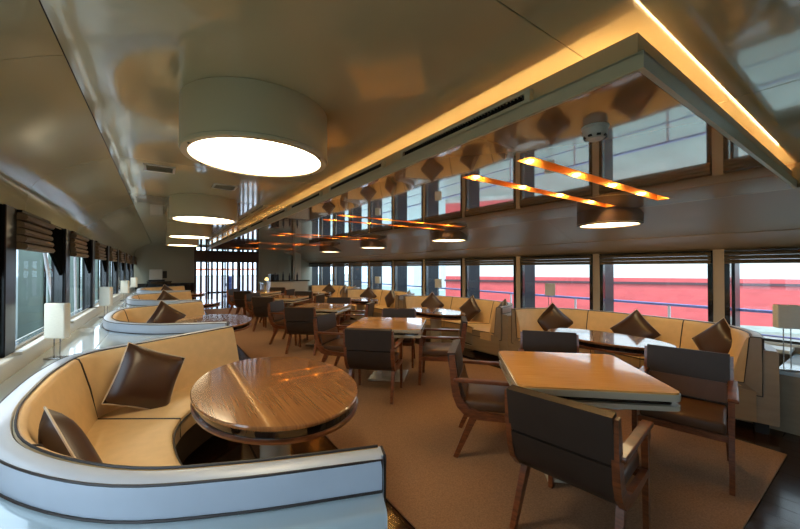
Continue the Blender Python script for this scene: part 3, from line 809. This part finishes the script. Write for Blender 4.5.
for k in range(2): obj('door', box(B(), -.44+k*.345, -.11+k*.345, -.27, -.25, .05, .95, .004, 1), 'black', t)
t = thing('white_printer', 'white boxy machine on the black cabinet at the far left', 'machine', (-.18, 15.2, 1.03))
obj('body', box(B(), -.22, .16, -.18, .18, .05, .42, .02, 2), 'plastic', t); obj('foot_tray', box(B(), -.24, .24, -.2, .2, 0, .05, .006, 1), 'navy', t); obj('panel', box(B(), .17, .30, -.1, .1, .1, .36, .01, 1), 'dark', t)

# ------------------------------------------------------------------ outside: right side deck, rail, red ship; left quay; aft deck
t = obj('outer_deck', box(B(), XR+.12, 6.75, Y0-2, 20, -.2, .0), 'deck'); tag(t, 'grey side deck outside the right windows', 'deck')
t = thing('deck_rail', 'blue painted railing outside the right windows', 'railing', (6.5, 0, 0))
for z, r in ((.93, .022), (.62, .012), (.32, .012)): obj('rail', tube(B(), [(0, Y0-1, z), (0, 18, z)], r, 8), 'railblue', t, smooth=True)
for k in range(13): obj('post', tube(B(), [(0, -2.4+1.48*k, 0), (0, -2.4+1.48*k, .93)], .02, 8), 'rope', t, smooth=True)
# ship alongside: hull tapering to a bow
hp = [(34, -22), (29, -7), (24.0, 2.6), (20, 9.0), (15.0, 16.6), (17.5, 17.4), (36, 14), (46, -22)]
t = thing('red_ship', 'red and white ship moored alongside, seen through the right windows', 'ship')
obj('boot_top', prism(B(), hp, -1.9, -1.25), 'concrete', t); obj('lower_hull', prism(B(), hp, -1.25, .66), 'red', t); obj('upper_hull', prism(B(), [(x+.02, y) for x, y in hp], .98, 11), 'hullw', t)
obj('red_band', prism(B(), hp, .76, .98), 'red', t)
obj('rubbing_strake', prism(B(), [(x-.10, y) for x, y in hp], .65, .77), 'strake', t)
bm = B()
for z in (2.2, 3.6, 5.0):
    for a, b in zip(hp[:4], hp[1:5]): tube(bm, [(a[0]-.01, a[1], z), (b[0]-.01, b[1], z)], .04, 6)
obj('plate_line', bm, 'haze', t)
t = thing('far_warehouse', 'pale warehouses across the harbour beyond the right windows', 'building', (0, 0, 0))
obj('wall', box(B(), 30, 80, 40, 60, -1.5, 5.2), 'haze', t); obj('roof', prism(rot(B(), Matrix.Identity(4)), [(29.5, 39.5), (80, 39.5), (80, 61), (29.5, 61)], 5.2, 5.7), 'hullw', t)
t = thing('harbour_crane', 'pale harbour crane beyond the right windows', 'crane', (30, 34, -1.5))
obj('tower', tube(B(), [(0, 0, 0), (0, 0, 7)], .35, 8), 'haze', t); obj('jib', tube(B(), [(0, 0, 6), (-6, 3, 3.2)], .18, 8), 'railblue', t)
t = obj('harbour_water', box(B(), -60, 120, -60, 160, -1.9, -1.5), 'water'); t['kind'] = 'structure'; t['label'] = 'pale harbour water around the ship'
t = thing('quay_wall', 'dark green quay wall close outside the left windows', 'wall')
obj('face', box(B(), -4.6, -3.6, 3.0, 60, -1.5, 3.4), 'quay', t); obj('coping', box(B(), -4.6, -3.5, 3.0, 60, 3.4, 3.6), 'quay', t)
k = 0
while k < 14:
    obj('quay_post', box(B(), -3.6, -3.53, 8.2+k*3.2, 8.4+k*3.2, -1.5, 3.4), 'black', t); k += 1
for (p0, p1, l) in (((-1.10, 5.05, 2.30), (-1.10, 6.49, .02), 'pale mooring rope slanting past the first left window'), ((-1.10, 7.0, 2.30), (-1.10, 7.25, .02), 'pale mooring rope hanging past the second left window')):
    t = thing('mooring_rope', l, 'rope')
    for dx in (0, .05): obj('strand', tube(B(), [(p0[0], p0[1]+dx, p0[2]), (p1[0], p1[1]+dx, p1[2])], .012, 6), 'rope', t, smooth=True)
    for e in (p0, p1): obj('shackle', lathe(B(), [(0, -.03), (.05, -.02), (.05, .02), (0, .03)], 10), 'chrome', t).location = (e[0], e[1]+.027, e[2])
t = obj('side_deck_left', box(B(), XL-.75, XL-.12, Y0-2, 20, -.2, 0), 'deck'); t['kind'] = 'structure'
# unseen overhang strip, added to darken the view at the left window tops
t = obj('added_shade_overhang', box(B(), XL-.34, XL-.14, Y0-1, 18, 2.3, 2.45), 'wallw'); t['kind'] = 'structure'
t = obj('aft_deck', box(B(), -1, XR, Y1+.3, 24, -.15, -.02), 'deck'); t['kind'] = 'structure'; t['label'] = 'pale open deck beyond the far doors'
t = thing('aft_rail', 'orange railing on the deck beyond the far doors', 'railing', (0, 23.5, 0))
obj('rail', tube(B(), [(-1, 0, 1.42), (6, 0, 1.42)], .05, 8), 'orange', t, smooth=True); obj('bulwark', box(B(), -1, 6, .02, .12, -.02, .95), 'rope', t)
for k in range(8): obj('post', tube(B(), [(-1+k, 0, 0), (-1+k, 0, 1.42)], .03, 8), 'rope', t, smooth=True)
t = thing('deck_capstan', 'dark blue capstan on the deck beyond the far doors', 'capstan', (2.9, 20, -.02))
obj('drum', lathe(B(), [(0, 0), (.30, 0), (.30, .08), (.16, .15), (.13, .5), (.2, .62), (.2, .72), (0, .74)], 24), 'fitting', t, smooth=True); obj('cap', lathe(B(), [(0, .74), (.14, .74), (.14, 1.05), (.09, 1.1), (0, 1.1)], 20), 'fitting', t, smooth=True)

# ------------------------------------------------------------------ groups of repeated things
GROUPS = {'armchair': 'armchairs around the square tables', 'square_table': 'square tables along the carpet', 'oval_table': 'oval tables in the booths',
          'curved_booth': 'curved booths along both window walls', 'cushion': 'brown cushions on the booths', 'drum_lamp': 'drum lamps on the ceiling',
          'slot_light': 'slot lights across the ceiling tray', 'air_grille': 'air grilles along the cove', 'ledge_lamp': 'box-shaded lamps on the window ledges',
          'roman_blind': 'roman blinds at the windows', 'ceiling_vent': 'square vents in the ceiling', 'side_counter': 'white counters between the left booths',
          'led_strip': 'light strips in the cove', 'mooring_rope': 'mooring ropes outside the left windows'}
for o in COL.objects:
    g = GROUPS.get(o.name.split('.')[0])
    if g and o.parent is None: o['group'] = g
